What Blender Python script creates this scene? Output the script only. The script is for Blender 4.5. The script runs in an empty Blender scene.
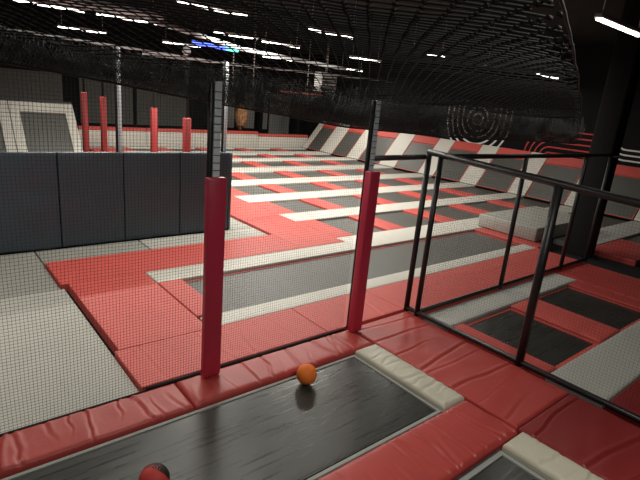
import bpy, math, random
from mathutils import Vector, Matrix, noise

random.seed(7)
SC = bpy.context.scene
COL = SC.collection

# ------------------------------------------------------------------ materials
def mat(name, color, rough=0.5, spec=0.5, bump=0.0, bscale=(20, 20, 20), var=0.0, vscale=3.0,
        detail=4.0, metal=0.0, rvar=0.0, rscale=(3, 3, 3), sheen=0.0):
    m = bpy.data.materials.new(name)
    m.use_nodes = True
    nt = m.node_tree
    b = nt.nodes['Principled BSDF']
    b.inputs['Base Color'].default_value = (*color, 1)
    b.inputs['Roughness'].default_value = rough
    b.inputs['Specular IOR Level'].default_value = spec
    b.inputs['Metallic'].default_value = metal
    if sheen:
        b.inputs['Sheen Weight'].default_value = sheen
        b.inputs['Sheen Roughness'].default_value = 0.4
    geo = nt.nodes.new('ShaderNodeNewGeometry')
    def nz(scale, det):
        mp = nt.nodes.new('ShaderNodeMapping')
        mp.inputs['Scale'].default_value = scale
        nt.links.new(geo.outputs['Position'], mp.inputs['Vector'])
        n = nt.nodes.new('ShaderNodeTexNoise')
        n.inputs['Scale'].default_value = 1.0
        n.inputs['Detail'].default_value = det
        nt.links.new(mp.outputs['Vector'], n.inputs['Vector'])
        return n
    if var:
        n = nz((vscale,) * 3, 5)
        mx = nt.nodes.new('ShaderNodeMixRGB')
        mx.inputs['Color1'].default_value = (*[c * (1 - var) for c in color], 1)
        mx.inputs['Color2'].default_value = (*[min(1, c * (1 + var)) for c in color], 1)
        nt.links.new(n.outputs['Fac'], mx.inputs['Fac'])
        nt.links.new(mx.outputs['Color'], b.inputs['Base Color'])
    if bump:
        n = nz(bscale, detail)
        bp = nt.nodes.new('ShaderNodeBump')
        bp.inputs['Strength'].default_value = bump
        bp.inputs['Distance'].default_value = 0.01
        nt.links.new(n.outputs['Fac'], bp.inputs['Height'])
        nt.links.new(bp.outputs['Normal'], b.inputs['Normal'])
    if rvar:
        n = nz(rscale, 5)
        mr = nt.nodes.new('ShaderNodeMapRange')
        mr.inputs['From Min'].default_value = 0.3
        mr.inputs['From Max'].default_value = 0.7
        mr.inputs['To Min'].default_value = rough - rvar
        mr.inputs['To Max'].default_value = rough + rvar
        nt.links.new(n.outputs['Fac'], mr.inputs['Value'])
        nt.links.new(mr.outputs['Result'], b.inputs['Roughness'])
    return m

def emit(name, color, strength):
    m = bpy.data.materials.new(name)
    m.use_nodes = True
    b = m.node_tree.nodes['Principled BSDF']
    b.inputs['Base Color'].default_value = (*color, 1)
    b.inputs['Emission Color'].default_value = (*color, 1)
    b.inputs['Emission Strength'].default_value = strength
    return m

M = {
    'red': mat('red_vinyl', (0.42, 0.054, 0.047), 0.42, 0.45, 0.25, (9, 9, 9), 0.10, 2.0),
    'red_fabric': mat('red_coated_fabric', (0.57, 0.090, 0.075), 0.55, 0.4, 0.2, (14, 14, 14), 0.08, 2.5),
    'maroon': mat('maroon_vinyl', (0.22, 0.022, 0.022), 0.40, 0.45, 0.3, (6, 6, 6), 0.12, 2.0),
    'crimson': mat('crimson_vinyl', (0.52, 0.035, 0.075), 0.38, 0.5, 0.1, (8, 8, 8)),
    'white': mat('off_white_vinyl', (0.60, 0.575, 0.515), 0.5, 0.4, 0.2, (10, 10, 10), 0.06, 3.0),
    'cream': mat('cream_vinyl', (0.55, 0.52, 0.42), 0.42, 0.5, 0.35, (9, 9, 9), 0.10, 3.0),
    'greyvinyl': mat('pale_grey_vinyl', (0.47, 0.465, 0.43), 0.5, 0.4, 0.2, (9, 9, 9), 0.05, 4.0),
    'bed': mat('woven_black_bed', (0.030, 0.031, 0.027), 0.31, 0.65, 0.05, (5, 190, 40), 0.2, 1.2, 3, 0, 0.08, (1.5, 30, 2)),
    'bedfar': mat('black_bed_painted_sheen', (0.085, 0.083, 0.074), 0.5, 0.6, 0.3, (60, 60, 60), 0.10, 1.5, 3),  # black weave; its grazing glare is mixed into this grey base
    'strap': mat('grey_webbing', (0.30, 0.31, 0.29), 0.6, 0.4, 0.1, (60, 60, 60)),
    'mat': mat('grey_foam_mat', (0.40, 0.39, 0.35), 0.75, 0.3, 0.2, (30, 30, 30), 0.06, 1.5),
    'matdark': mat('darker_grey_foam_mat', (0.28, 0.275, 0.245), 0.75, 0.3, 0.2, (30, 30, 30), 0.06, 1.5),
    'wallpad': mat('charcoal_vinyl', (0.046, 0.063, 0.080), 0.42, 0.5, 0.4, (4, 4, 4), 0.12, 2.0),
    'black': mat('matte_black', (0.008, 0.008, 0.008), 0.8, 0.2),
    'blackfoam': mat('black_foam_sleeve', (0.012, 0.012, 0.013), 0.4, 0.5, 0.3, (40, 40, 40)),
    'twine': mat('black_net_twine', (0.018, 0.018, 0.018), 0.7, 0.3),
    'twinegrey': mat('dark_net_twine', (0.016, 0.016, 0.016), 0.75, 0.12),
    'valance': mat('net_edge_twine', (0.06, 0.06, 0.058), 0.6, 0.4),
    'steel': mat('galvanised_steel', (0.70, 0.78, 0.84), 0.5, 0.5, 0.05, (20, 20, 20)),
    'dark_steel': mat('painted_dark_steel', (0.05, 0.05, 0.055), 0.45, 0.5),
    'pipe': mat('bare_metal_duct', (0.55, 0.56, 0.56), 0.4, 0.5, 0.05, (5, 5, 5), 0.1, 2.0),
    'floor': mat('black_platform', (0.012, 0.012, 0.012), 0.8, 0.2, 0.1, (10, 10, 10)),
    'wall': mat('black_painted_wall', (0.006, 0.006, 0.007), 0.75, 0.15, 0.1, (6, 6, 6)),
    'wallgrey': mat('grey_wall_sheet', (0.30, 0.30, 0.28), 0.6, 0.4, 0.1, (6, 6, 6), 0.1, 2.0),
    'walldim': mat('dim_grey_wall_sheet', (0.13, 0.128, 0.115), 0.7, 0.3, 0.1, (6, 6, 6), 0.25, 6.0),
    'redcol': mat('dull_red_vinyl', (0.30, 0.03, 0.03), 0.5, 0.4),
    'paint_white': mat('white_mural_paint', (0.75, 0.75, 0.73), 0.6, 0.3),
    'paint_red': mat('red_mural_paint', (0.55, 0.05, 0.05), 0.6, 0.3),
    'orange': mat('orange_foam', (0.85, 0.20, 0.03), 0.65, 0.3, 0.15, (60, 60, 60), 0.08, 10),
    'redfoam': mat('red_foam', (0.50, 0.05, 0.045), 0.6, 0.3, 0.15, (60, 60, 60), 0.08, 10),
    'darkfoam': mat('black_ball_foam', (0.015, 0.014, 0.013), 0.6, 0.3),
    'block': mat('grey_block_vinyl', (0.42, 0.41, 0.37), 0.55, 0.4, 0.2, (10, 10, 10), 0.06, 3.0),
    'blue': emit('blue_led', (0.10, 0.16, 1.0), 3.0),
    'teal': emit('teal_led', (0.15, 0.8, 0.7), 2.0),
    'tube': emit('white_tube', (1.0, 0.97, 0.90), 9.0),
    'plastic': mat('white_plastic', (0.62, 0.62, 0.60), 0.5, 0.4),
    'sack': mat('patterned_bundle', (0.42, 0.22, 0.11), 0.8, 0.2, 0.3, (20, 20, 20), 0.95, 9.0),
}

# ------------------------------------------------------------------ mesh helpers
class MB:
    def __init__(self):
        self.v, self.f, self.smooth = [], [], []
    def face(self, idx, s=False):
        self.f.append(idx); self.smooth.append(s)
    def quadgrid(self, P, s=True):
        ny, nx = len(P), len(P[0])
        b = len(self.v)
        for row in P:
            self.v += [tuple(p) for p in row]
        for j in range(ny - 1):
            for i in range(nx - 1):
                a = b + j * nx + i
                self.face((a, a + 1, a + nx + 1, a + nx), s)
        return b
    def box(self, x0, x1, y0, y1, z0, z1, r=0.0):
        """box with chamfered edges of size r"""
        if r <= 0:
            b = len(self.v)
            self.v += [(x, y, z) for z in (z0, z1) for y in (y0, y1) for x in (x0, x1)]
            for q in ((0, 2, 3, 1), (4, 5, 7, 6), (0, 1, 5, 4), (2, 6, 7, 3), (0, 4, 6, 2), (1, 3, 7, 5)):
                self.face(tuple(b + i for i in q))
            return
        r = min(r, (x1 - x0) / 2.01, (y1 - y0) / 2.01, (z1 - z0) / 2.01)
        k = r * 0.293
        rings = []
        def ring(z, ins):
            # octagon-like rounded rectangle
            a, c = ins, ins + r
            pts = [(x0 + c, y0 + a), (x1 - c, y0 + a), (x1 - a - k, y0 + a + k), (x1 - a, y0 + c), (x1 - a, y1 - c), (x1 - a - k, y1 - a - k),
                   (x1 - c, y1 - a), (x0 + c, y1 - a), (x0 + a + k, y1 - a - k), (x0 + a, y1 - c), (x0 + a, y0 + c), (x0 + a + k, y0 + a + k)]
            return [(min(max(p[0], x0), x1), min(max(p[1], y0), y1), z) for p in pts]
        r2 = min(r, (x1 - x0) / 4.1, (y1 - y0) / 4.1)
        levels = [(z0, r2), (z0 + k, r2 * 0.293), (z0 + r, 0), (z1 - r, 0), (z1 - k, r2 * 0.293), (z1, r2)]
        b = len(self.v)
        for z, ins in levels:
            self.v += ring(z, ins)
        n = 12
        for l in range(len(levels) - 1):
            for i in range(n):
                a = b + l * n + i; c = b + l * n + (i + 1) % n
                self.face((a, c, c + n, a + n), True)
        self.face(tuple(b + i for i in reversed(range(n))))
        t = b + (len(levels) - 1) * n
        self.face(tuple(t + i for i in range(n)))
    def tube(self, pts, r, n=6, cap=True, smooth=True):
        pts = [Vector(p) for p in pts]
        b = len(self.v)
        for i, p in enumerate(pts):
            t = (pts[min(i + 1, len(pts) - 1)] - pts[max(i - 1, 0)]).normalized()
            up = Vector((0, 0, 1)) if abs(t.z) < 0.9 else Vector((1, 0, 0))
            x = t.cross(up).normalized(); y = t.cross(x)
            for k in range(n):
                a = 2 * math.pi * (k + 0.5) / n
                q = p + x * (r * math.cos(a)) + y * (r * math.sin(a))
                self.v.append((q.x, q.y, q.z))
        for i in range(len(pts) - 1):
            for k in range(n):
                a = b + i * n + k; c = b + i * n + (k + 1) % n
                self.face((a, c, c + n, a + n), smooth)
        if cap:
            self.face(tuple(b + k for k in reversed(range(n))))
            e = b + (len(pts) - 1) * n
            self.face(tuple(e + k for k in range(n)))
    def sphere(self, c, r, nu=28, nv=16, zmin=-1.1, zmax=1.1, fn=None):
        P = []
        for j in range(nv + 1):
            th = math.pi * j / nv
            row = []
            for i in range(nu + 1):
                ph = 2 * math.pi * i / nu
                d = Vector((math.sin(th) * math.cos(ph), math.sin(th) * math.sin(ph), math.cos(th)))
                rr = r * (fn(d) if fn else 1)
                row.append((c[0] + d.x * rr, c[1] + d.y * rr, c[2] + d.z * rr))
            P.append(row)
        self.quadgrid(P[::-1])
    def build(self, name, material, parent=None, rec=True):
        me = bpy.data.meshes.new(name)
        me.from_pydata(self.v, [], self.f)
        me.polygons.foreach_set('use_smooth', self.smooth)
        me.materials.append(material)
        me.update()
        o = bpy.data.objects.new(name, me)
        COL.objects.link(o)
        if parent is not None:
            o.parent = parent
        return o

def tag(o, label, cat, group=None, kind=None):
    o['label'] = label; o['category'] = cat
    if group: o['group'] = group
    if kind: o['kind'] = kind
    n = len(label.split())
    assert 4 <= n <= 16, (n, label)
    return o

def empty(name, loc, label, cat, group=None, rot=None):
    o = bpy.data.objects.new(name, None)
    COL.objects.link(o)
    o.location = loc
    o.empty_display_size = 0.1
    if rot: o.rotation_euler = rot
    return tag(o, label, cat, group)

def struct(name, mb, m):
    o = mb.build(name, m); o['kind'] = 'structure'
    return o

# ------------------------------------------------------------------ pads
def edge_samples(a, b, r, step):
    s = [a, a + 0.1 * r, a + 0.3 * r, a + 0.6 * r, a + r]
    n = max(1, int(round((b - a - 2 * r) / step)))
    s += [a + r + (b - a - 2 * r) * i / n for i in range(1, n)]
    s += [b - r, b - 0.6 * r, b - 0.3 * r, b - 0.1 * r, b]
    return s

def pad(name, u0, u1, v0, v1, m, label, cat='pad', group=None, top=0.0, bottom=-0.12, r=0.02,
        step=0.25, wr=0.0, creases=0, along='u', seed=0, puff=0.0, mb_only=False, parent=None):
    """padded cushion: rounded edges, a puffed top and creases that run across its length"""
    r = min(r, (u1 - u0) / 3, (v1 - v0) / 3, (top - bottom) / 1.2)
    su = step * 0.45 if (wr and step < 0.05 and along == 'u') else step
    sv = step * 0.45 if (wr and step < 0.05 and along == 'v') else step
    U = edge_samples(u0, u1, r, su); V = edge_samples(v0, v1, r, sv)
    rnd = random.Random(seed * 31 + 5)
    L0, L1 = (u0, u1) if along == 'u' else (v0, v1)
    W0, W1 = (v0, v1) if along == 'u' else (u0, u1)
    cr = []
    for i in range(creases):
        cr.append((L0 + (L1 - L0) * (i + 0.2 + 0.6 * rnd.random()) / creases, rnd.uniform(-0.25, 0.25),
                   rnd.uniform(0.008, 0.02), wr * rnd.uniform(0.6, 1.4), rnd.random() * 9,
                   rnd.choice((0, 0, 1, -1))))
    P = []
    for v in V:
        row = []
        for u in U:
            d = min(u - u0, u1 - u, v - v0, v1 - v)
            z = top
            if d < r:
                z -= r - math.sqrt(max(0, r * r - (r - d) ** 2))
            tu = (u - u0) / (u1 - u0); tv = (v - v0) / (v1 - v0)
            z += puff * (1 - (2 * tu - 1) ** 4) * (1 - (2 * tv - 1) ** 4)
            if wr:
                l, w = (u, v) if along == 'u' else (v, u)
                t = (w - W0) / (W1 - W0)
                h = 0.5 * wr * noise.noise(Vector((l * 6, w * 2.5, seed * 3.7)))
                for (c, sl, wd, dp, ph, side) in cr:
                    x = l - c - sl * (t - 0.5) * (W1 - W0) - 0.03 * noise.noise(Vector((t * 3, ph, 1)))
                    fade = 1.0 if side == 0 else (max(0, 1 - 1.3 * t) if side < 0 else max(0, 1.3 * t - 0.3))
                    h -= fade * dp * math.exp(-(x / wd) ** 2)
                    h += 0.5 * fade * dp * math.exp(-((x - 2 * wd) / (1.4 * wd)) ** 2)
                z += h * min(1, d / 0.03 + 0.25)
            row.append((u, v, z))
        P.append(row)
    mb = MB()
    mb.quadgrid(P)
    # skirts
    rim = [P[0][i] for i in range(len(U))] + [P[j][-1] for j in range(1, len(V))] + \
          [P[-1][i] for i in range(len(U) - 2, -1, -1)] + [P[j][0] for j in range(len(V) - 2, 0, -1)]
    n = len(rim); b = len(mb.v)
    mb.v += rim + [(p[0], p[1], bottom) for p in rim]
    for i in range(n):
        j = (i + 1) % n
        mb.face((b + i, b + n + i, b + n + j, b + j))
    mb.face(tuple(b + n + i for i in reversed(range(n))))
    if mb_only: return mb
    o = mb.build(name, m, parent)
    if parent is None: tag(o, label, cat, group)
    return o

FL = -0.12
def trampoline(label, u0, u1, v0, v1, bedm, group=None, border=None, bw=0.05, z=-0.055, sag=0.0, name='trampoline', inset=0.0,
               loc=None, rot=None, gap=0.0, cat='trampoline'):
    """frame ring, woven bed and, where the photo shows one, a border band; local z = 0 is the pad tops"""
    t = empty(name, loc or (0, 0, 0), label, cat, group, rot)
    fr = MB()
    w = 0.04; zb, zt = FL, z - 0.012
    fr.box(u0, u1, v0, v0 + w, zb, zt); fr.box(u0, u1, v1 - w, v1, zb, zt)
    fr.box(u0, u0 + w, v0 + w, v1 - w, zb, zt); fr.box(u1 - w, u1, v0 + w, v1 - w, zb, zt)
    fr.build('frame', M['dark_steel'], t)
    b = bw if border else 0.0
    g = gap
    mb = MB()
    k = g + b + inset
    a0, a1, c0, c1 = u0 + k, u1 - k, v0 + k, v1 - k
    nu, nv = 14, 8
    mb.quadgrid([[(a0 + (a1 - a0) * i / nu, c0 + (c1 - c0) * j / nv,
                   z - sag * math.sin(math.pi * i / nu) * math.sin(math.pi * j / nv)) for i in range(nu + 1)] for j in range(nv + 1)])
    bb = len(mb.v)
    mb.v += [(a0, c0, z), (a1, c0, z), (a1, c1, z), (a0, c1, z), (a0, c0, z - .01), (a1, c0, z - .01), (a1, c1, z - .01), (a0, c1, z - .01)]
    for i in range(4):
        j = (i + 1) % 4
        mb.face((bb + i, bb + 4 + i, bb + 4 + j, bb + j))
    mb.build('bed', bedm, t)
    if border:
        r = MB()
        for q in ((u0 + g, u1 - g, v0 + g, v0 + g + b), (u0 + g, u1 - g, v1 - g - b, v1 - g), (u0 + g, u0 + g + b, v0 + g + b, v1 - g - b), (u1 - g - b, u1 - g, v0 + g + b, v1 - g - b)):
            r.box(*q, z - 0.012, z + 0.006)
        o = r.build('border', border, t)
    return t

ORD = ['first', 'second', 'third', 'fourth', 'fifth', 'sixth', 'seventh', 'eighth']

# ------------------------------------------------------------------ room shell
mb = MB(); mb.box(-8, 18.4, -4, 25.3, -0.2, FL); struct('floor', mb, M['floor'])
mb = MB(); mb.box(-8, 18.4, -4, 25.3, 5.2, 5.4); struct('ceiling', mb, M['black'])
mb = MB(); mb.box(18.2, 18.4, -4, 25.1, FL, 5.2); struct('wall_right', mb, M['wall'])
mb = MB(); mb.box(-8, 18.4, 25.1, 25.3, FL, 5.2); struct('wall_back', mb, M['wall'])
mb = MB(); mb.box(-8.2, -8, -4, 25.3, FL, 5.2); struct('wall_left', mb, M['wall'])
mb = MB(); mb.box(-8, 18.4, -4.2, -4, FL, 5.2); struct('wall_front', mb, M['black'])

# ------------------------------------------------------------------ near floor: pads
pad('red_edge_pad', -0.9, 1.70, 3.46, 3.90, M['red'], 'wrinkled red edge pad between grey foam mat and the large front trampoline', step=0.022,
    wr=0.013, creases=15, seed=1, r=0.04, puff=0.006)
pad('red_edge_pad', 1.712, 3.96, 3.46, 3.90, M['red'], 'creased red edge pad under both crimson columns along the front trampoline', step=0.022,
    wr=0.010, creases=12, seed=2, r=0.04, puff=0.006)
pad('cream_end_pad', 3.645, 3.965, 2.21, 3.45, M['cream'], 'puffy cream pad at the end of the large front trampoline', step=0.022, wr=0.006,
    creases=13, along='v', seed=3, r=0.035, puff=0.008, top=0.01)
pad('red_divider_pad', 0.4, 3.955, 1.63, 2.19, M['red'], 'wrinkled red pad between the two front trampolines beside the red walkway', step=0.022,
    wr=0.012, creases=26, seed=4, r=0.04, puff=0.01)
pad('cream_end_pad', 3.645, 3.965, 0.3, 1.60, M['cream'], 'cream pad end at the small trampoline corner near bottom picture edge', step=0.022, wr=0.007,
    creases=9, along='v', seed=5, r=0.035, puff=0.008, top=0.01)
pad('red_walkway_pad', 3.98, 5.02, 1.66, 3.90, M['red'], 'broad red walkway pad between cream end pad and black net fence', step=0.03, wr=0.010,
    creases=8, along='v', seed=6, r=0.025, puff=0.006)
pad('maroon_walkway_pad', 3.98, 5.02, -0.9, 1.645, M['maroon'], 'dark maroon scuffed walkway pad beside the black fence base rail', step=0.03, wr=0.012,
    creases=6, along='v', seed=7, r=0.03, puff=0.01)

trampoline('large black front trampoline with a grey strap edge and an orange ball', -0.9, 3.635, 2.20, 3.455, M['bed'], border=M['strap'], bw=0.03, gap=0.02, z=-0.045, sag=0.02, inset=0.016)
trampoline('small black trampoline corner with grey strap at the bottom picture edge', 0.4, 3.635, 0.3, 1.62, M['bed'], border=M['strap'], bw=0.04, gap=0.03, z=-0.045, sag=0.02, inset=0.012)

# walkway behind the net
for k, (a, b, lab) in enumerate(((1.41, 3.66, 'red fabric walkway pad behind the net between both crimson columns'),
                  (3.668, 5.03, 'red walkway pad between the right crimson column and fence corner'),
                  (5.036, 7.2, 'red walkway pad behind the first two posts of the far fence'),
                  (7.206, 10.25, 'dim red walkway pad behind the far half of the far fence'))):
    pad('red_walkway_pad', a, b, 3.955 if k < 2 else 3.775, 4.722, M['red_fabric'], lab, step=0.04, wr=0.007, creases=4 + k, seed=10 + k, r=0.008)
pad('white_strip_pad', 2.52, 10.25, 4.728, 5.04, M['white'], 'white strip pad along the near side of the long trampoline', step=0.15, r=0.02, wr=0.003, creases=10, seed=15)
pad('white_strip_pad', 2.5, 6.495, 6.32, 6.79, M['white'], 'white strip pad along the far side of the long trampoline behind columns', step=0.2, r=0.02, seed=16)
pad('red_floor_pad', 1.455, 2.482, 4.728, 6.79, M['red_fabric'], 'square red floor pad beside the pale grey mat behind the net', step=0.1, r=0.006, wr=0.003, creases=3, seed=17)
pad('red_end_pad', 2.49, 2.84, 5.06, 6.30, M['red_fabric'], 'narrow red pad at the near end of the long trampoline', step=0.1, r=0.02, seed=18, top=0.012)
pad('red_floor_pad', 1.37, 5.415, 6.797, 7.76, M['red_fabric'], 'wide red floor pad in front of the charcoal wall pads', step=0.12, r=0.006, wr=0.003, creases=4, seed=19)
RUN = [6.80, 9.0, 11.5, 14.2, 17.2, 20.9]
for k in range(5):
    pad('red_runway_pad', 5.42, 6.49, RUN[k], RUN[k + 1] - 0.006, M['red_fabric'],
        '%s red runway pad along the trampoline grid, counted from the long trampoline' % ORD[k], step=0.3, r=0.006, group='red runway pads beside the grid', seed=20 + k)
trampoline('long narrow dark trampoline between two white strips behind the columns', 2.86, 10.2, 5.06, 6.30, M['bedfar'], border=M['red_fabric'], bw=0.03, z=-0.055, sag=0.02)

# grey mats
pad('grey_foam_mat', -3.5, 1.395, 3.905, 6.74, M['mat'], 'pale grey foam floor mat at left behind the net', 'mat', top=-0.045, r=0.01, step=0.3)
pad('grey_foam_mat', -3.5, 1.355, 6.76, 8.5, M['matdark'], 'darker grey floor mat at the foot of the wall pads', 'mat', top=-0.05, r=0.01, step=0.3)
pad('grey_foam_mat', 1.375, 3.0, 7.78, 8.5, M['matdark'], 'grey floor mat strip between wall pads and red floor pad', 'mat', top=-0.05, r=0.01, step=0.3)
pad('grey_foam_mat', 3.02, 5.41, 7.78, 8.5, M['mat'], 'light grey floor mat strip behind the left crimson column', 'mat', top=-0.05, r=0.01, step=0.3)
pad('grey_foam_mat', 4.87, 5.41, 8.52, 20.0, M['mat'], 'narrow grey mat beside the red runway past the wall pad end', 'mat', top=-0.05, r=0.01, step=0.3)

# ------------------------------------------------------------------ trampoline grid
STR = [(6.32, 7.07), (8.45, 9.13), (10.43, 11.2), (12.5, 13.3), (14.65, 15.6), (16.97, 17.8), (18.95, 19.9), (21.0, 21.4)]
REDS = [(6.5, 7.04), (8.08, 8.66), (10.08, 10.67), (12.1, 12.68), (14.15, 14.75)]
UEND = 16.42
for k, (a, b) in enumerate(STR):
    u0 = 6.5
    if k == 0: lab = 'white strip pad nearest the long trampoline, first across the grid'
    elif k == 7: lab = 'white strip pad at the foot of the low white far wall'
    else: lab = 'long white strip pad between the %s and %s trampoline rows' % (ORD[k - 1], ORD[k])
    pad('white_strip_pad', u0, UEND + (0.05 if k else 0.0), a, b, M['white'], lab, step=0.5, r=0.02, group='white strips of the trampoline grid', seed=40 + k)
for k in range(7):
    v0, v1 = STR[k][1] + 0.005, STR[k + 1][0] - 0.005
    for j, (a, b) in enumerate(REDS):
        pad('red_divider_pad', a, b, v0, v1, M['red_fabric'], 'red divider pad, %s from the red runway, in the %s row behind the long trampoline' % (ORD[j], ORD[k]),
            step=0.4, r=0.02, group='red dividers of the trampoline grid', seed=60 + k * 5 + j)
        c = REDS[j + 1][0] if j + 1 < len(REDS) else UEND
        trampoline('dark trampoline, %s from the red runway, in the %s row behind the long trampoline' % (ORD[j], ORD[k]),
                   b + 0.01, c - 0.01, v0, v1, M['bedfar'], 'trampolines of the far grid', z=-0.055, sag=0.015)

# foam block on the strips
blk = MB()
blk.box(10.62, 13.4, 4.98, 6.48, 0.005, 0.32, 0.03)
tag(blk.build('foam_block', M['block']), 'big grey foam block lying past the end of the long trampoline', 'foam block')
pad('red_end_pad', 10.26, 10.9, 4.73, 6.30, M['red_fabric'], 'red pad at the far end of the long trampoline under the foam block', step=0.2, r=0.02)
pad('white_strip_pad', 11.5, UEND, 4.2, 4.96, M['greyvinyl'], 'dim pale strip pad in front of the grey foam block', step=0.4, r=0.02)
pad('red_divider_pad', 13.45, 14.2, 4.98, 6.30, M['red_fabric'], 'dim red pad just beyond the grey foam block', step=0.3, r=0.02)
trampoline('dim dark trampoline between the foam block and the leaning trampolines', 14.22, UEND - 0.02, 4.98, 6.30, M['bedfar'])
pad('red_walkway_pad', 11.5, 13.4, 3.2, 4.18, M['red'], 'dark red pad in the dim corner beyond the far fence', step=0.4, r=0.02)
trampoline('dark trampoline in the dim corner beyond the added dark upright', 13.45, UEND - 0.02, 2.6, 4.18, M['bedfar'])

# ------------------------------------------------------------------ leaning trampolines at the far side
ANG = math.atan2(1.47, 1.20)
LEAN = (0, -ANG, 0)           # local +x runs up the slope
X0 = 16.44
def lean_pad(name, s0, s1, v0, v1, m, label, group, top=0.0, bottom=-0.10):
    mb = MB(); mb.box(s0, s1, v0, v1, bottom, top, 0.015)
    o = mb.build(name, m); o.location = (X0 + 0.04, 0, 0.0); o.rotation_euler = LEAN
    return tag(o, label, 'pad', group)
LROW = [(2.9, 4.19)] + [(4.97, 6.32)] + [(STR[k][1], STR[k + 1][0]) for k in range(7)]
LSTR = [(4.2, 4.96)] + STR
for k, (a, b) in enumerate(LSTR):
    lean_pad('white_leaning_strip', 0.03, 1.9, a + 0.01, b - 0.01, M['white'],
             'white strip climbing the far slope, %s counted from the dim near corner' % (ORD + ['ninth'])[k], 'white strips on the far slope')
NM = ORD + ['ninth']
for k, (a, b) in enumerate(LROW):
    trampoline('leaning dark trampoline on the far slope, %s counted from the dim near corner' % NM[k], 0.04, 1.52, a + 0.02, b - 0.02,
               M['bedfar'], 'leaning trampolines on the far slope', border=M['red_fabric'], bw=0.025, z=-0.03,
               name='leaning_trampoline', loc=(X0 + 0.04, 0, 0.0), rot=LEAN)
    lean_pad('red_top_pad', 1.535, 1.9, a + 0.01, b - 0.01, M['red_fabric'],
             'red pad topping the %s leaning trampoline, counted from the dim near corner' % NM[k], 'red pads along the slope top')

# mural rings on the black side wall
def arc_strip(cy, cz, r0, r1, a0, a1, legs=0.0, n=28):
    """U shaped painted stripe on the wall plane"""
    mb = MB()
    xs, xf = 18.19, 18.199
    pts = []
    for i in range(n + 1):
        a = math.radians(a0 + (a1 - a0) * i / n)
        pts.append((math.cos(a), math.sin(a)))
    inner = [(cy + r0 * c, cz + r0 * s) for c, s in pts]; outer = [(cy + r1 * c, cz + r1 * s) for c, s in pts]
    if legs:
        inner = [(inner[0][0], cz + legs)] + inner + [(inner[-1][0], cz + legs)]
        outer = [(outer[0][0], cz + legs)] + outer + [(outer[-1][0], cz + legs)]
    b = len(mb.v)
    for (p, q) in zip(inner, outer):
        mb.v += [(xs, p[0], p[1]), (xs, q[0], q[1]), (xf, p[0], p[1]), (xf, q[0], q[1])]
    for i in range(len(inner) - 1):
        a = b + 4 * i
        mb.face((a, a + 1, a + 5, a + 4)); mb.face((a + 1, a + 3, a + 7, a + 5)); mb.face((a, a + 4, a + 6, a + 2))
    return mb
def corner_strip(cy, cz, r0, r1, a0, a1, leg, tail, n=14):
    """painted stripe: a straight leg, a quarter bend and a long level run"""
    mb = MB()
    xs, xf = 18.19, 18.199
    inn, out = [], []
    for i in range(n + 1):
        a = math.radians(a0 + (a1 - a0) * i / n)
        inn.append((cy + r0 * math.cos(a), cz + r0 * math.sin(a))); out.append((cy + r1 * math.cos(a), cz + r1 * math.sin(a)))
    inn = [(inn[0][0], cz - leg)] + inn + [(cy - tail, inn[-1][1])]
    out = [(out[0][0], cz - leg)] + out + [(cy - tail, out[-1][1])]
    for p, q in zip(inn, out):
        mb.v += [(xs, p[0], p[1]), (xs, q[0], q[1]), (xf, p[0], p[1]), (xf, q[0], q[1])]
    for i in range(len(inn) - 1):
        a = 4 * i
        mb.face((a, a + 1, a + 5, a + 4)); mb.face((a + 1, a + 3, a + 7, a + 5)); mb.face((a, a + 4, a + 6, a + 2))
    return mb
mu = empty('wall_mural', (0, 0, 0), 'white concentric looping stripes painted on the black wall above the slope', 'mural')
for k in range(6):
    arc_strip(11.95, 2.40, 0.20 + 0.25 * k, 0.27 + 0.25 * k, 0 if k < 2 else 180, 360, 0.0 if k < 2 else 0.5).build('stripe', M['paint_white'], mu)
mu = empty('wall_mural', (0, 0, 0), 'thin red stripes bending over on the black wall beside white rings', 'mural')
for k in range(5):
    corner_strip(8.75, 1.35, 0.12 + 0.2 * k, 0.17 + 0.2 * k, 0, 90, 0.9, 2.2).build('stripe', M['paint_red'], mu)
mu = empty('wall_mural', (0, 0, 0), 'white stripes curving along the dim black wall at the far corner', 'mural')
for k in range(3):
    corner_strip(6.2, 2.3, 0.35 + 0.17 * k, 0.40 + 0.17 * k, 0, -90, -0.8, 4.0).build('stripe', M['paint_white'], mu)

# ------------------------------------------------------------------ cells right of the fence
pad('grey_strip_pad', 5.13, 8.9, 3.28, 3.70, M['greyvinyl'], 'pale grey strip pad just inside the fenced corner', step=0.08, r=0.025, wr=0.008, creases=11, seed=90)
pad('red_side_pad', 5.13, 5.42, 1.98, 3.26, M['red_fabric'], 'narrow red pad between the fence rail and first fenced trampoline', step=0.1, r=0.02)
trampoline('square black trampoline with red edging, nearest the fence rail', 5.44, 6.62, 1.99, 3.26, M['bed'], border=M['red_fabric'], bw=0.045, z=-0.05, sag=0.015)
pad('red_divider_pad', 6.64, 7.30, 1.98, 3.26, M['red_fabric'], 'red pad between the two square trampolines inside the fence', step=0.1, r=0.025)
trampoline('second square black trampoline inside the fence, farther from the rail', 7.32, 8.50, 1.99, 3.26, M['bed'], border=M['red_fabric'], bw=0.03, z=-0.05, sag=0.015)
pad('red_side_pad', 8.92, 10.2, 1.98, 3.70, M['red'], 'dim red pad beyond the grey strip pad inside the fence', step=0.2, r=0.02)
pad('red_side_pad', 8.52, 8.9, 1.98, 3.26, M['red'], 'narrow dim red pad at the far edge of the second square trampoline', step=0.2, r=0.02)
pad('grey_strip_pad', 5.13, 8.5, 1.36, 1.965, M['greyvinyl'], 'broad pale grey pad running from the fence rail into darkness', step=0.06, r=0.02, wr=0.003, creases=8, seed=91)
pad('maroon_corner_pad', 5.13, 8.5, -0.6, 1.345, M['maroon'], 'dark maroon pad beyond the fence rail at the dark picture edge', step=0.2, r=0.02)

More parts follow.
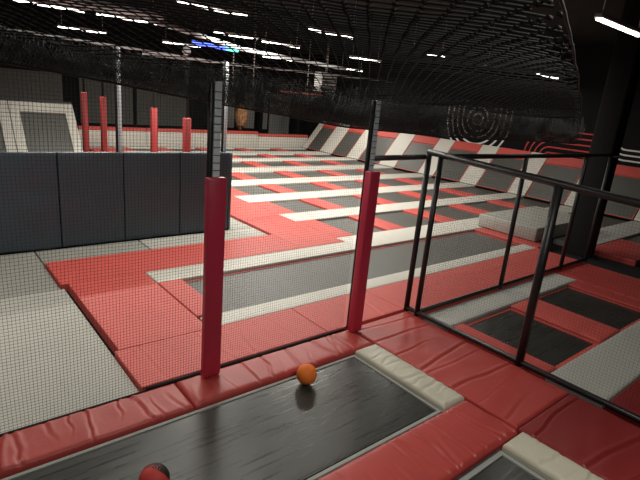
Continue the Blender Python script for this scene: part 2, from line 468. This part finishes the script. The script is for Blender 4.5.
# ------------------------------------------------------------------ charcoal wall pads
hw = MB(); hw.box(-3.35, 4.83, 8.62, 8.80, FL, 1.46); struct('wall_half', hw, M['black'])
for k in range(8):
    a1 = 4.83 - 1.02 * k; a0 = a1 - 1.005
    mb = MB()
    U = edge_samples(a0, a1, 0.02, 0.06); Z = edge_samples(-0.045, 1.51, 0.02, 0.06)
    P = []
    for z in Z:
        row = []
        for u in U:
            d = min(u - a0, a1 - u, z + 0.045, 1.51 - z)
            y = 8.54 - 0.022 * noise.noise(Vector((u * 2.2 + z * 1.1, z * 2.0 - u, k * 5.0))) \
                - 0.016 * abs(noise.noise(Vector((u * 3 - z * 3, z * 1.2 + u, 7 + k))))
            if d < 0.02: y += 0.02 - math.sqrt(max(0, 0.0004 - (0.02 - d) ** 2))
            row.append((u, y, z))
        P.append(row)
    mb.quadgrid(P)
    n = len(P[0])
    rim = P[0][:] + [r[-1] for r in P[1:]] + P[-1][-2::-1] + [r[0] for r in P[-2:0:-1]]
    b = len(mb.v); nn = len(rim)
    mb.v += rim + [(p[0], 8.618, p[2]) for p in rim]
    for i in range(nn):
        j = (i + 1) % nn
        mb.face((b + i, b + nn + i, b + nn + j, b + j))
    lab = ['charcoal wall pad at the end nearest the trampoline grid', 'charcoal wall pad, second from the grid end', 'charcoal wall pad, third from the grid end',
           'charcoal wall pad, fourth from the grid end', 'charcoal wall pad, fifth from the grid end', 'charcoal wall pad, sixth from the grid end',
           'charcoal wall pad, seventh from the grid end', 'charcoal wall pad, eighth from the grid end'][k]
    if k < 5:
        tag(mb.build('wall_pad', M['wallpad']), lab, 'wall pad', 'charcoal wall pads')
cp = MB(); cp.box(4.84, 4.90, 8.55, 8.80, -0.05, 1.50, 0.015)
tag(cp.build('end_pad', M['wallpad']), 'narrow charcoal pad capping the free end of the half wall', 'wall pad')

# ------------------------------------------------------------------ columns with crimson pads
def column(u, v, w, d, h, top, label, name='padded_column'):
    t = empty(name, (u, v, 0), label, 'column', 'crimson padded net columns')
    mb = MB(); mb.box(-w / 2, w / 2, -d, 0, 0.012, h, 0.012); p = mb.build('pad', M['crimson'], t)
    mb = MB(); mb.box(-0.01, 0.056, 0.006, 0.06, 0.014, top, 0.004); mb.build('post', M['steel'], t)
    mb = MB(); mb.box(-0.055, -0.012, 0.01, 0.05, 0.02, top, 0.01); mb.build('net_sleeve', M['blackfoam'], t)
    mb = MB()
    k = h + 0.05
    while k < top - 0.02:
        mb.box(-0.013, 0.059, 0.0, 0.004, k, k + 0.006); k += 0.066
    mb.build('lacing', M['twine'], t)
    return t
column(2.03, 3.85, 0.178, 0.075, 1.955, 2.75, 'crimson padded column rising from the red edge pad by the grey mat')
column(3.962, 3.86, 0.155, 0.095, 1.965, 2.72, 'crimson padded column next to the black fence corner')

def steel_post(u, v, z0, z1, w, label):
    t = empty('steel_post', (u, v, z0), label, 'post')
    mb = MB(); mb.box(-w / 2, w / 2, -w / 2, w / 2, 0, z1 - z0, 0.004); mb.build('tube', M['steel'], t)
    mb = MB(); mb.box(-w / 2 - 0.035, -w / 2 - 0.004, -0.02, 0.02, 0, z1 - z0, 0.006); mb.build('net_sleeve', M['blackfoam'], t)
    return t
steel_post(2.80, 8.72, 1.465, 3.2, 0.06, 'steel post standing on the half wall above the wall pads')
steel_post(4.80, 8.72, 1.465, 3.2, 0.06, 'steel post at the end of the half wall behind the column')

# low rail between the column and the fence corner
mb = MB(); mb.tube([(4.03, 3.93, 2.09), (4.98, 3.93, 2.10)], 0.032, 10)
tag(mb.build('cross_rail', M['dark_steel']), 'dark steel rail from the crimson column to the black fence corner', 'rail')

# ------------------------------------------------------------------ nets
def flat_net(name, a, b, z0f, z1f, cell, r, m, label, parent=None, bow=0.0, group=None):
    """square knotted net hung between plan points a and b; heights are functions of distance"""
    A, B = Vector((a[0], a[1], 0)), Vector((b[0], b[1], 0))
    L = (B - A).length; D = (B - A) / L; N = Vector((-D.y, D.x, 0))
    mb = MB()
    def P(s, z):
        o = bow * noise.noise(Vector((s * 1.3, z * 1.3, a[0] * 3)))
        q = A + D * s + N * o
        jx = 0.006 * noise.noise(Vector((s * 4, z * 2.2, 5))); jz = 0.006 * noise.noise(Vector((s * 2.2, z * 4, 11)))
        return (q.x + D.x * jx, q.y + D.y * jx, z + jz)
    n = int(L / cell)
    seg = cell * 3
    for i in range(n + 1):
        s = L * i / n
        z0, z1 = z0f(s), z1f(s)
        k = max(2, int((z1 - z0) / seg))
        mb.tube([P(s, z0 + (z1 - z0) * j / k) for j in range(k + 1)], r, 4, False)
    zmin = min(z0f(0), z0f(L)); zmax = max(z1f(L * i / 10) for i in range(11))
    kz = int((zmax - zmin) / cell)
    ks = max(2, int(L / seg))
    for i in range(kz + 1):
        z = zmin + cell * i
        run = []
        for j in range(ks + 1):
            s = L * j / ks
            if z0f(s) - 1e-4 <= z <= z1f(s) + 1e-4: run.append(P(s, z))
            elif len(run) > 1:
                mb.tube(run, r, 4, False); run = []
            else: run = []
        if len(run) > 1: mb.tube(run, r, 4, False)
    o = mb.build(name, m, parent)
    if parent is None: tag(o, label, 'net', group)
    return o

EDGE = [(-2, 2.80), (0.5, 2.74), (1.2, 2.67), (2.07, 2.57), (2.85, 2.50), (3.57, 2.42), (4.1, 2.40), (4.9, 2.37), (6, 2.34), (8, 2.33), (11.4, 2.26)]
def ze(u):
    if u <= EDGE[0][0]: return EDGE[0][1]
    for (a, za), (b, zb) in zip(EDGE, EDGE[1:]):
        if u <= b: return za + (zb - za) * (u - a) / (b - a)
    return EDGE[-1][1]
def ztop(u): return ze(u) + 0.17 + 0.045 * max(0, min(u, 5) - 1)

VN = 3.945
n1 = flat_net('side_net', (-0.7, VN), (1.97, VN), lambda s: -0.042, lambda s: ze(-0.7 + s) - 0.01, 0.027, 0.0012, M['twine'],
         'black square mesh net between the picture edge and the first crimson column', bow=0.02)
n2 = flat_net('side_net', (2.07, VN), (3.90, VN), lambda s: 0.012, lambda s: ze(2.07 + s) - 0.01, 0.027, 0.0009, M['twine'],
         'black square mesh net hung between the two crimson columns', bow=0.02)
for n_, a_, b_, zz in ((n1, -0.9, 1.45, -0.031), (n1, 1.45, 1.97, -0.012), (n2, 2.07, 3.90, -0.012)):
    mb = MB(); mb.tube([(a_, 3.928, zz), (b_, 3.928, zz)], 0.012 if zz < -0.02 else 0.017, 8); mb.build('hem_rope', M['twine'], n_)
flat_net('wall_net', (-0.3, 8.74), (4.8, 8.74), lambda s: 1.47, lambda s: 2.9, 0.055, 0.0015, M['twine'],
         'black net above the half wall between the steel posts', bow=0.02)

# flap where the overhead net doubles down on its edge rope
def flap(y, seed, m, name, label, cell=0.013, r=0.0028):
    mb = MB()
    def P(u, t):
        z = ze(u) + (ztop(u) - ze(u)) * t
        o = 0.07 * noise.noise(Vector((u * 2.2, t * 1.5, seed))) + 0.05 * math.sin(math.pi * t)
        return (u + 0.02 * noise.noise(Vector((u * 5, t * 3, seed + 3))), y - o, z + 0.02 * noise.noise(Vector((u * 4, t * 4, seed + 9))))
    u0, u1 = -1.0, 9.1
    n = 10
    x = u0
    rnd = random.Random(int(seed * 10))
    while x < u1:
        for sg in (1, -1):
            h = (ztop(x) - ze(x))
            T = rnd.uniform(0.75, 1.5)
            rr = r * rnd.uniform(0.6, 1.35)
            mb.tube([P(x + sg * 0.55 * h * T * j / 8, T * j / 8) for j in range(9)], rr, 3, False)
        x += cell * 1.5 * rnd.uniform(0.5, 1.5)
    t = 0.03
    while t < 1.25:
        mb.tube([P(u0 + (u1 - u0) * i / 220, t + 0.04 * noise.noise(Vector((i * 0.3, t * 9, seed)))) for i in range(221)], r * 0.9, 3, False)
        t += 0.07
    o = mb.build(name, m)
    tag(o, label, 'net')
    rp = MB()
    rp.tube([(u0 + (u1 - u0) * i / 90, y, ze(u0 + (u1 - u0) * i / 90)) for i in range(91)], 0.007, 5)
    rp.build('edge_rope', M['twine'], o)
    return o
flap(VN - 0.01, 1.0, M['valance'], 'net_valance', 'gathered dark net edge hanging from the overhead net above the columns')
flap(VN + 0.12, 4.0, M['twine'], 'net_valance', 'second gathered net edge hanging just behind the overhead net edge')

# overhead net, sagging diamond mesh
def zc(u, v):
    t = min(1, max(0, v / 3.95))
    base = 2.85
    z = (1 - t) * base + t * ztop(u) + 0.16 * math.sin(math.pi * t)
    z -= 0.05 * max(0, min(1, (u - 0.3) / 3)) * (1 - t)
    return z + 0.025 * noise.noise(Vector((u * 0.9, v * 0.9, 2))) + 0.012 * noise.noise(Vector((u * 3, v * 3, 4)))
mb = MB()
UA, UB, VA, VB = -1.0, 9.0, -0.4, 3.94
cell = 0.072
step = cell * math.sqrt(2)
for sg in (1, -1):
    c = (UA + VA) if sg > 0 else (UA - VB)
    cend = (UB + VB) if sg > 0 else (UB - VA)
    while c < cend:
        pts = []
        v = VA
        while v <= VB + 1e-6:
            u = c - v if sg > 0 else c + v
            if UA <= u <= UB and v >= 0.42 * u + 0.10:
                jit = 0.008 * noise.noise(Vector((u * 6, v * 6, 8)))
                pts.append((u + jit, v, zc(u, v)))
            elif len(pts) > 1: break
            v += 0.075
        if len(pts) > 1: mb.tube(pts, 0.0037, 5, False)
        c += step if c < (4.5 if sg > 0 else 3.5) else step * 1.5
c1 = UA + VA
S1 = []
while c1 < UB + VB: S1.append(c1); c1 += step if c1 < 4.5 else step * 1.5
c2 = UA - VB
while c2 < UB - VA:
    for c in S1:
        u, v = (c + c2) / 2, (c - c2) / 2
        if UA < u < 3.2 and v > 0.42 * u + 0.10 and VA < v < 2.6 and u * u + v * v < 9:
            j = 0.008 * noise.noise(Vector((u * 6, v * 6, 8)))
            z = zc(u, v)
            mb.tube([(u + j - 0.009, v, z), (u + j - 0.004, v, z), (u + j + 0.004, v, z), (u + j + 0.009, v, z)], 0.0060, 6)
    c2 += step if c2 < 3.5 else step * 1.5
on = tag(mb.build('overhead_net', M['twinegrey']), 'dark sagging diamond net spread overhead below the ceiling lamps', 'net')

mb = MB(); mb.tube([(0.12 * i - 0.9, 0.42 * (0.12 * i - 0.9) + 0.10, zc(0.12 * i - 0.9, max(0, 0.42 * (0.12 * i - 0.9) + 0.10))) for i in range(1, 81)], 0.004, 6)
mb.build('edge_rope', M['twine'], on)

# ------------------------------------------------------------------ black fences
def bar(mb, p, q, w):
    mb.tube([p, q], w * 0.70, 4, True, False)
fa = empty('net_fence', (5.06, 3.9, 0), 'black framed net fence running beside the red walkway toward the viewer', 'fence')
FA = lambda v: 2.165 - (3.92 - v) * 0.055
def part_bar(name, p, q, r, t, n=8):
    o = MB(); o.tube([Vector(p) - t.location, Vector(q) - t.location], r, n)
    return o.build(name, M['blackfoam'], t)
part_bar('top_rail', (5.04, 3.93, 2.165), (5.08, -0.8, FA(-0.8)), 0.040, fa)
part_bar('bottom_rail', (5.04, 3.93, 0.045), (5.08, -0.8, 0.045), 0.03, fa)
for (v, r) in ((3.92, 0.038), (3.735, 0.036), (2.25, 0.046), (0.55, 0.038)):
    part_bar('post', (5.045 + (3.92 - v) * 0.008, v, 0.0), (5.045 + (3.92 - v) * 0.008, v, FA(v)), r, fa)
flat_net('net_mesh', (5.045 - 5.06, 3.7 - 3.9), (5.07 - 5.06, -0.7 - 3.9), lambda s: 0.05, lambda s: 1.98, 0.032, 0.0007, M['twine'], '', parent=fa)
fb = empty('net_fence', (5.06, 3.75, 0), 'black framed net fence running away along the pale grey strip pad', 'fence')
part_bar('top_rail', (5.08, 3.74, 2.13), (10.6, 3.74, 2.13), 0.034, fb)
part_bar('bottom_rail', (5.08, 3.74, 0.045), (10.3, 3.74, 0.045), 0.028, fb)
for u in (7.13, 9.22, 10.3):
    part_bar('post', (u, 3.74, 0.0), (u, 3.74, 2.12), 0.036, fb)
flat_net('net_mesh', (0.03, 0.0), (5.2, 0.0), lambda s: 0.05, lambda s: 2.1, 0.032, 0.0009, M['twine'], '', parent=fb)

# black upright added to stand in for a dark band beyond the fence
mb = MB(); mb.box(11.0, 11.45, 4.0, 4.45, FL, 5.2, 0.03)
o = mb.build('added_dark_upright', M['black']); o['kind'] = 'structure'

# ------------------------------------------------------------------ balls
def ball(c, r, m, label, cap=None):
    o = MB(); o.sphere((0, 0, 0), r)
    b = o.build('foam_ball', m); b.location = c
    tag(b, label, 'ball')
    if cap:
        k = MB()
        P = []
        ax = Vector(cap).normalized(); x = ax.orthogonal().normalized(); y = ax.cross(x)
        for j in range(9):
            th = math.radians(78) * j / 8
            P.append([tuple((ax * math.cos(th) + x * math.sin(th) * math.cos(2 * math.pi * i / 28) + y * math.sin(th) * math.sin(2 * math.pi * i / 28)) * (r * 1.004)) for i in range(29)])
        k.quadgrid(P)
        k.build('dark_patch', M['darkfoam'], b)['label'] = 'black half of the ball'
    return b
ball((2.80, 3.27, 0.060), 0.103, M['orange'], 'orange foam ball lying on the large front trampoline by the red edge pad')
ball((1.07, 2.78, 0.041), 0.105, M['redfoam'], 'red and black ball cut off by the bottom picture edge', (0.75, 0.55, 0.35))

# ------------------------------------------------------------------ far wall: low white barrier and what stands behind it
for k, (a, b) in enumerate(((5.3, 8.0), (8.02, 10.9), (10.92, 13.7), (13.72, 16.9))):
    t = empty('low_barrier', (a, 21.45, 0), '%s low white padded barrier with a red cap, counted from the leaning white wall' % ORD[k], 'barrier', 'low white barriers at the far end')
    h = 0.62 if k < 3 else 0.52
    mb = MB(); mb.box(0, b - a, 0, 0.2, FL, h, 0.02); mb.build('pad', M['white'], t)
    mb = MB(); mb.box(0, b - a, -0.02, 0.25, h + 0.003, h + 0.14, 0.02); mb.build('cap', M['red_fabric'], t)
# leaning white wall with trampolines at the far left
A2 = math.radians(52)
def tilt_box(mb, x0, x1, s0, s1, n0, n1): mb.box(x0, x1, s0, s1, n0, n1, 0.015)
for k, x0 in enumerate((-1.15, 0.9, 2.95)):
    t = empty('leaning_wall', (x0, 20.1, -0.1), '%s leaning white wall section with a dark trampoline, counted from the picture edge' % ORD[k], 'trampoline wall',
              'leaning white wall sections', (A2, 0, 0))
    mb = MB()
    W = 2.03 if k < 2 else 2.15
    for q in ((0, 0.32, 0, 2.15), (W - 0.32, W, 0, 2.15), (0.32, W - 0.32, 1.72, 2.15)):
        tilt_box(mb, q[0], q[1], q[2], q[3], -0.1, 0.0)
    mb.build('pad', M['white'], t)
    mb = MB(); tilt_box(mb, 0.33, W - 0.33, 0, 1.71, -0.09, -0.03); mb.build('bed', M['bedfar'], t)
    mb = MB(); mb.box(0, W, 2.17, 2.24, -0.1, 0.0, 0.01); mb.build('top_rail', M['dark_steel'], t)
for k, (u, v, h) in enumerate(((4.40, 17, 2.2), (4.96, 17, 2.1), (5.45, 14, 2.0), (5.52, 12, 1.90))):
    t = empty('padded_column', (u, v, FL), 'distant red padded column behind the half wall, %s counted from the leaning white wall' % ORD[k], 'column', 'distant red columns')
    mb = MB(); mb.box(-0.085, 0.085, -0.085, 0.085, 0, h - FL, 0.02); mb.build('pad', M['redcol'], t)
    mb = MB(); mb.box(-0.03, 0.03, -0.03, 0.03, h - FL + 0.004, 3.4, 0.004); mb.build('post', M['black'], t)
# wall sheets behind
for k, (a, b, z0, z1) in enumerate(((13.55, 14.35, 0.62, 2.6), (14.75, 15.65, 0.62, 2.6), (15.95, 16.55, 0.6, 2.6), (16.7, 18.15, 0.35, 2.6),
                                    (6.3, 8.7, 0.6, 2.7), (8.9, 11.6, 0.6, 2.7), (1.5, 5.6, 1.2, 2.7))):
    mb = MB(); mb.box(a, b, 25.02, 25.09, z0, z1)
    tag(mb.build('wall_sheet', M['wallgrey'] if k < 4 else M['walldim']), ['grey wall sheet right beside the hanging orange bundle', 'grey wall sheet, second from the hanging orange bundle',
        'narrow grey wall sheet next to the large grey sheet', 'large grey wall sheet nearest the leaning trampolines', 'dark wall sheet behind the distant red columns',
        'dark wall sheet between the red columns and orange bundle', 'dark wall sheet above the leaning white wall'][k], 'wall sheet')
t = MB()
def lump(d): return 1 + 0.28 * noise.noise(d * 3.6)
t.sphere((0, 0, 0), 0.33, 24, 18, fn=lump)
t.v = [(x, y, z * 1.9) for x, y, z in t.v]
o = t.build('hanging_bundle', M['sack']); o.location = (13.35, 22.6, 1.42)
tag(o, 'orange brown patterned bundle hanging beyond the low white barrier', 'bundle')
rp = MB(); rp.tube([(0, 0, 0.75), (0, 0, 2.2)], 0.02, 6); rp.build('rope', M['twine'], o)
for k, (u, v) in enumerate(((17.2, 22.9), (14.55, 24.6), (15.8, 24.6))):
    mb = MB(); mb.box(u - 0.1, u + 0.1, v - 0.1, v + 0.1, FL, 5.2, 0.01)
    tag(mb.build('black_post', M['black']), ['black post behind the first slope strip by the large grey sheet', 'black post between the first two grey wall sheets', 'black post before the narrow grey wall sheet'][k], 'post')

# ------------------------------------------------------------------ ceiling fixtures
LIGHTS = [  # u0, v, length, watts, label
    (7.2, 3.2, 1.55, 7, 'glaring white tube lamp overhead nearest the dark picture corner'),
    (3.75, 8.6, 1.4, 100, 'bright white tube lamp at the top of the picture above the half wall'),
    (6.6, 8.7, 1.4, 125, 'white tube lamp right over the first grid row beside the runway'),
    (9.95, 8.8, 1.4, 70, 'tube lamp over the first grid rows, second from the half wall'),
    (13.6, 9.0, 1.2, 36, 'short tube lamp over the first grid rows, third from the half wall'),
    (15.8, 8.5, 1.4, 6, 'tube lamp above the leaning trampolines by the looping mural'),
    (1.9, 12.3, 1.4, 130, 'tube lamp above the far side of the half wall, first'),
    (3.5, 12.3, 1.4, 130, 'tube lamp beyond the half wall, second from the picture edge'),
    (6.2, 12.0, 1.3, 130, 'tube lamp over the red runway beyond the half wall'),
    (7.75, 12.2, 1.3, 130, 'tube lamp over the third trampoline row next to the runway'),
    (11.2, 12.4, 1.4, 130, 'tube lamp over the third trampoline row, farther from the runway'),
    (3.8, 17.2, 1.4, 130, 'far tube lamp above the distant red columns'),
    (7.0, 17.2, 1.4, 130, 'far tube lamp over the end of the red runway'),
    (11.0, 17.2, 1.4, 130, 'far tube lamp over the fifth trampoline row'),
    (15.2, 17.4, 1.4, 130, 'far tube lamp over the slope end of the fifth trampoline row'),
]
def lamp(u0, v, L, w, label, z=4.0):
    t = empty('tube_lamp', (u0, v, z), label, 'lamp', 'ceiling tube lamps')
    mb = MB(); mb.box(0, L, -0.05, 0.05, 0.03, 0.09, 0.01); mb.build('housing', M['plastic'], t)
    mb = MB(); mb.box(0.02, L - 0.02, -0.035, 0.035, 0.0, 0.028, 0.01); mb.build('diffuser', M['tube'], t)
    for x in (0.12, L - 0.12):
        mb = MB(); mb.tube([(x, 0, 0.09), (x, 0, 5.205 - z)], 0.008, 6); mb.build('rod', M['plastic'], t)
    ld = bpy.data.lights.new('tube_light', 'AREA')
    ld.shape = 'RECTANGLE'; ld.size = L; ld.size_y = 0.10
    ld.energy = w; ld.color = (1.0, 0.955, 0.86)
    lo = bpy.data.objects.new('tube_light', ld); COL.objects.link(lo)
    lo.location = (u0 + L / 2, v, z - 0.012)
    return t
for a in LIGHTS: lamp(*a)
for a in ((-1.8, 6.2, 1.4, 95, 'tube lamp added out of view to brighten the pale grey mat'), (1.8, 5.4, 1.4, 58, 'tube lamp added out of view to brighten posts and wall pads behind the net'), (1.7, 0.2, 1.4, 75, 'fill lamp added overhead out of view to brighten the column fronts'), (-1.6, -1.4, 1.4, 60, 'fill lamp added behind the viewer to brighten the fronts')):  # unseen lamps added out of frame to brighten mat, wall pads, posts and columns
    lamp(*a)

def duct(pts, r, m, name, label, cat, n=12):
    o = MB(); o.tube(pts, r, n); tag(o.build(name, m), label, cat)
duct([(-4, 12.8, 4.35), (5.2, 12.8, 4.25)], 0.14, M['pipe'], 'air_duct', 'bare metal air duct crossing the dark ceiling at left', 'duct')
duct([(4.6, 12.0, 4.05), (7.4, 12.6, 3.78), (12.5, 14.0, 3.75)], 0.06, M['pipe'], 'ceiling_pipe', 'pale pipe slanting across the ceiling by the blue light', 'pipe')
duct([(-2, 15.2, 3.75), (9.5, 15.2, 3.45)], 0.035, M['pipe'], 'ceiling_pipe', 'thin pale pipe below the blue light', 'pipe')
duct([(6.0, 16.3, 3.5), (17.5, 16.3, 3.68)], 0.04, M['pipe'], 'ceiling_pipe', 'thin pale pipe passing above the boxed heater', 'pipe')
duct([(13.3, 19.2, 2.80), (15.8, 19.2, 2.80)], 0.035, M['red_fabric'], 'ceiling_pipe', 'thin red pipe under the boxed heater', 'pipe')
for k, (u, v, z0) in enumerate(((9.4, 15.2, 2.8), (8.6, 15.2, 2.8), (12.6, 16.3, 2.9))):
    duct([(u, v, z0), (u, v, 5.2)], 0.02, M['pipe'], 'hanging_rod', ['thin hanging rod right of the blue light', 'thin hanging rod nearest the blue light', 'thin hanging rod beside the boxed heater'][k], 'rod', 6)
t = empty('blue_lamp', (6.1, 13.0, 3.8), 'blue glowing tube lamp with a teal end among the ceiling pipes', 'lamp')
mb = MB(); mb.tube([(0, 0, 0), (1.0, 0, -0.04)], 0.05, 8); mb.build('tube', M['blue'], t)
mb = MB(); mb.tube([(1.005, 0, -0.04), (1.38, 0, -0.05)], 0.05, 8); mb.build('end', M['teal'], t)['label'] = 'teal glowing end'
mb = MB(); mb.tube([(0.3, 0, 0.05), (0.3, 0, 1.4)], 0.01, 6); mb.build('rod', M['dark_steel'], t)
t = empty('boxed_heater', (14.1, 17.0, 3.0), 'white boxed heater with slatted grille hanging from the ceiling', 'heater')
mb = MB(); mb.box(-0.42, 0.42, -0.25, 0.25, -0.05, 0.72, 0.02); mb.build('casing', M['plastic'], t)
for k in range(5):
    mb = MB(); mb.box(-0.38, 0.38, -0.275, -0.252, 0.01 + k * 0.14, 0.07 + k * 0.14); mb.build('slat', M['dark_steel'], t)
mb = MB(); mb.tube([(0, 0, 0.72), (0, 0, 2.2)], 0.05, 8); mb.build('rod', M['plastic'], t)
t = MB(); t.sphere((0, 0, 0), 0.12, 16, 10)
o = t.build('ceiling_globe', M['plastic']); o.location = (6.4, 14.0, 3.62)
tag(o, 'small pale globe hanging under the ceiling left of the blue light', 'globe')
mb = MB(); mb.tube([(0, 0, 0.12), (0, 0, 1.58)], 0.008, 6); mb.build('rod', M['dark_steel'], o)

# ------------------------------------------------------------------ world, camera, view
w = bpy.data.worlds.new('World'); SC.world = w; w.use_nodes = True
w.node_tree.nodes['Background'].inputs['Color'].default_value = (0.6, 0.62, 0.65, 1)
w.node_tree.nodes['Background'].inputs['Strength'].default_value = 0.02

cd = bpy.data.cameras.new('camera'); cam = bpy.data.objects.new('camera', cd); COL.objects.link(cam)
cd.sensor_width = 36.0; cd.lens = 36.0 * 490.79 / 640.0
cd.clip_start = 0.02; cd.clip_end = 200
R = Vector((0.7717764, -0.6297393, 0.0882584)); Uv = Vector((0.1109811, 0.2700567, 0.956427)); F = Vector((0.6261344, 0.7283528, -0.2783126))
cam.matrix_world = Matrix(((R.x, Uv.x, -F.x, 0), (R.y, Uv.y, -F.y, 0), (R.z, Uv.z, -F.z, 2.7), (0, 0, 0, 1)))
cd.dof.use_dof = True; cd.dof.focus_distance = 5.0; cd.dof.aperture_fstop = 10.0
SC.camera = cam
SC.view_settings.view_transform = 'Standard'
SC.view_settings.look = 'None'
SC.view_settings.exposure = 0.0
SC.view_settings.gamma = 1.0
SC.view_settings.use_curve_mapping = False
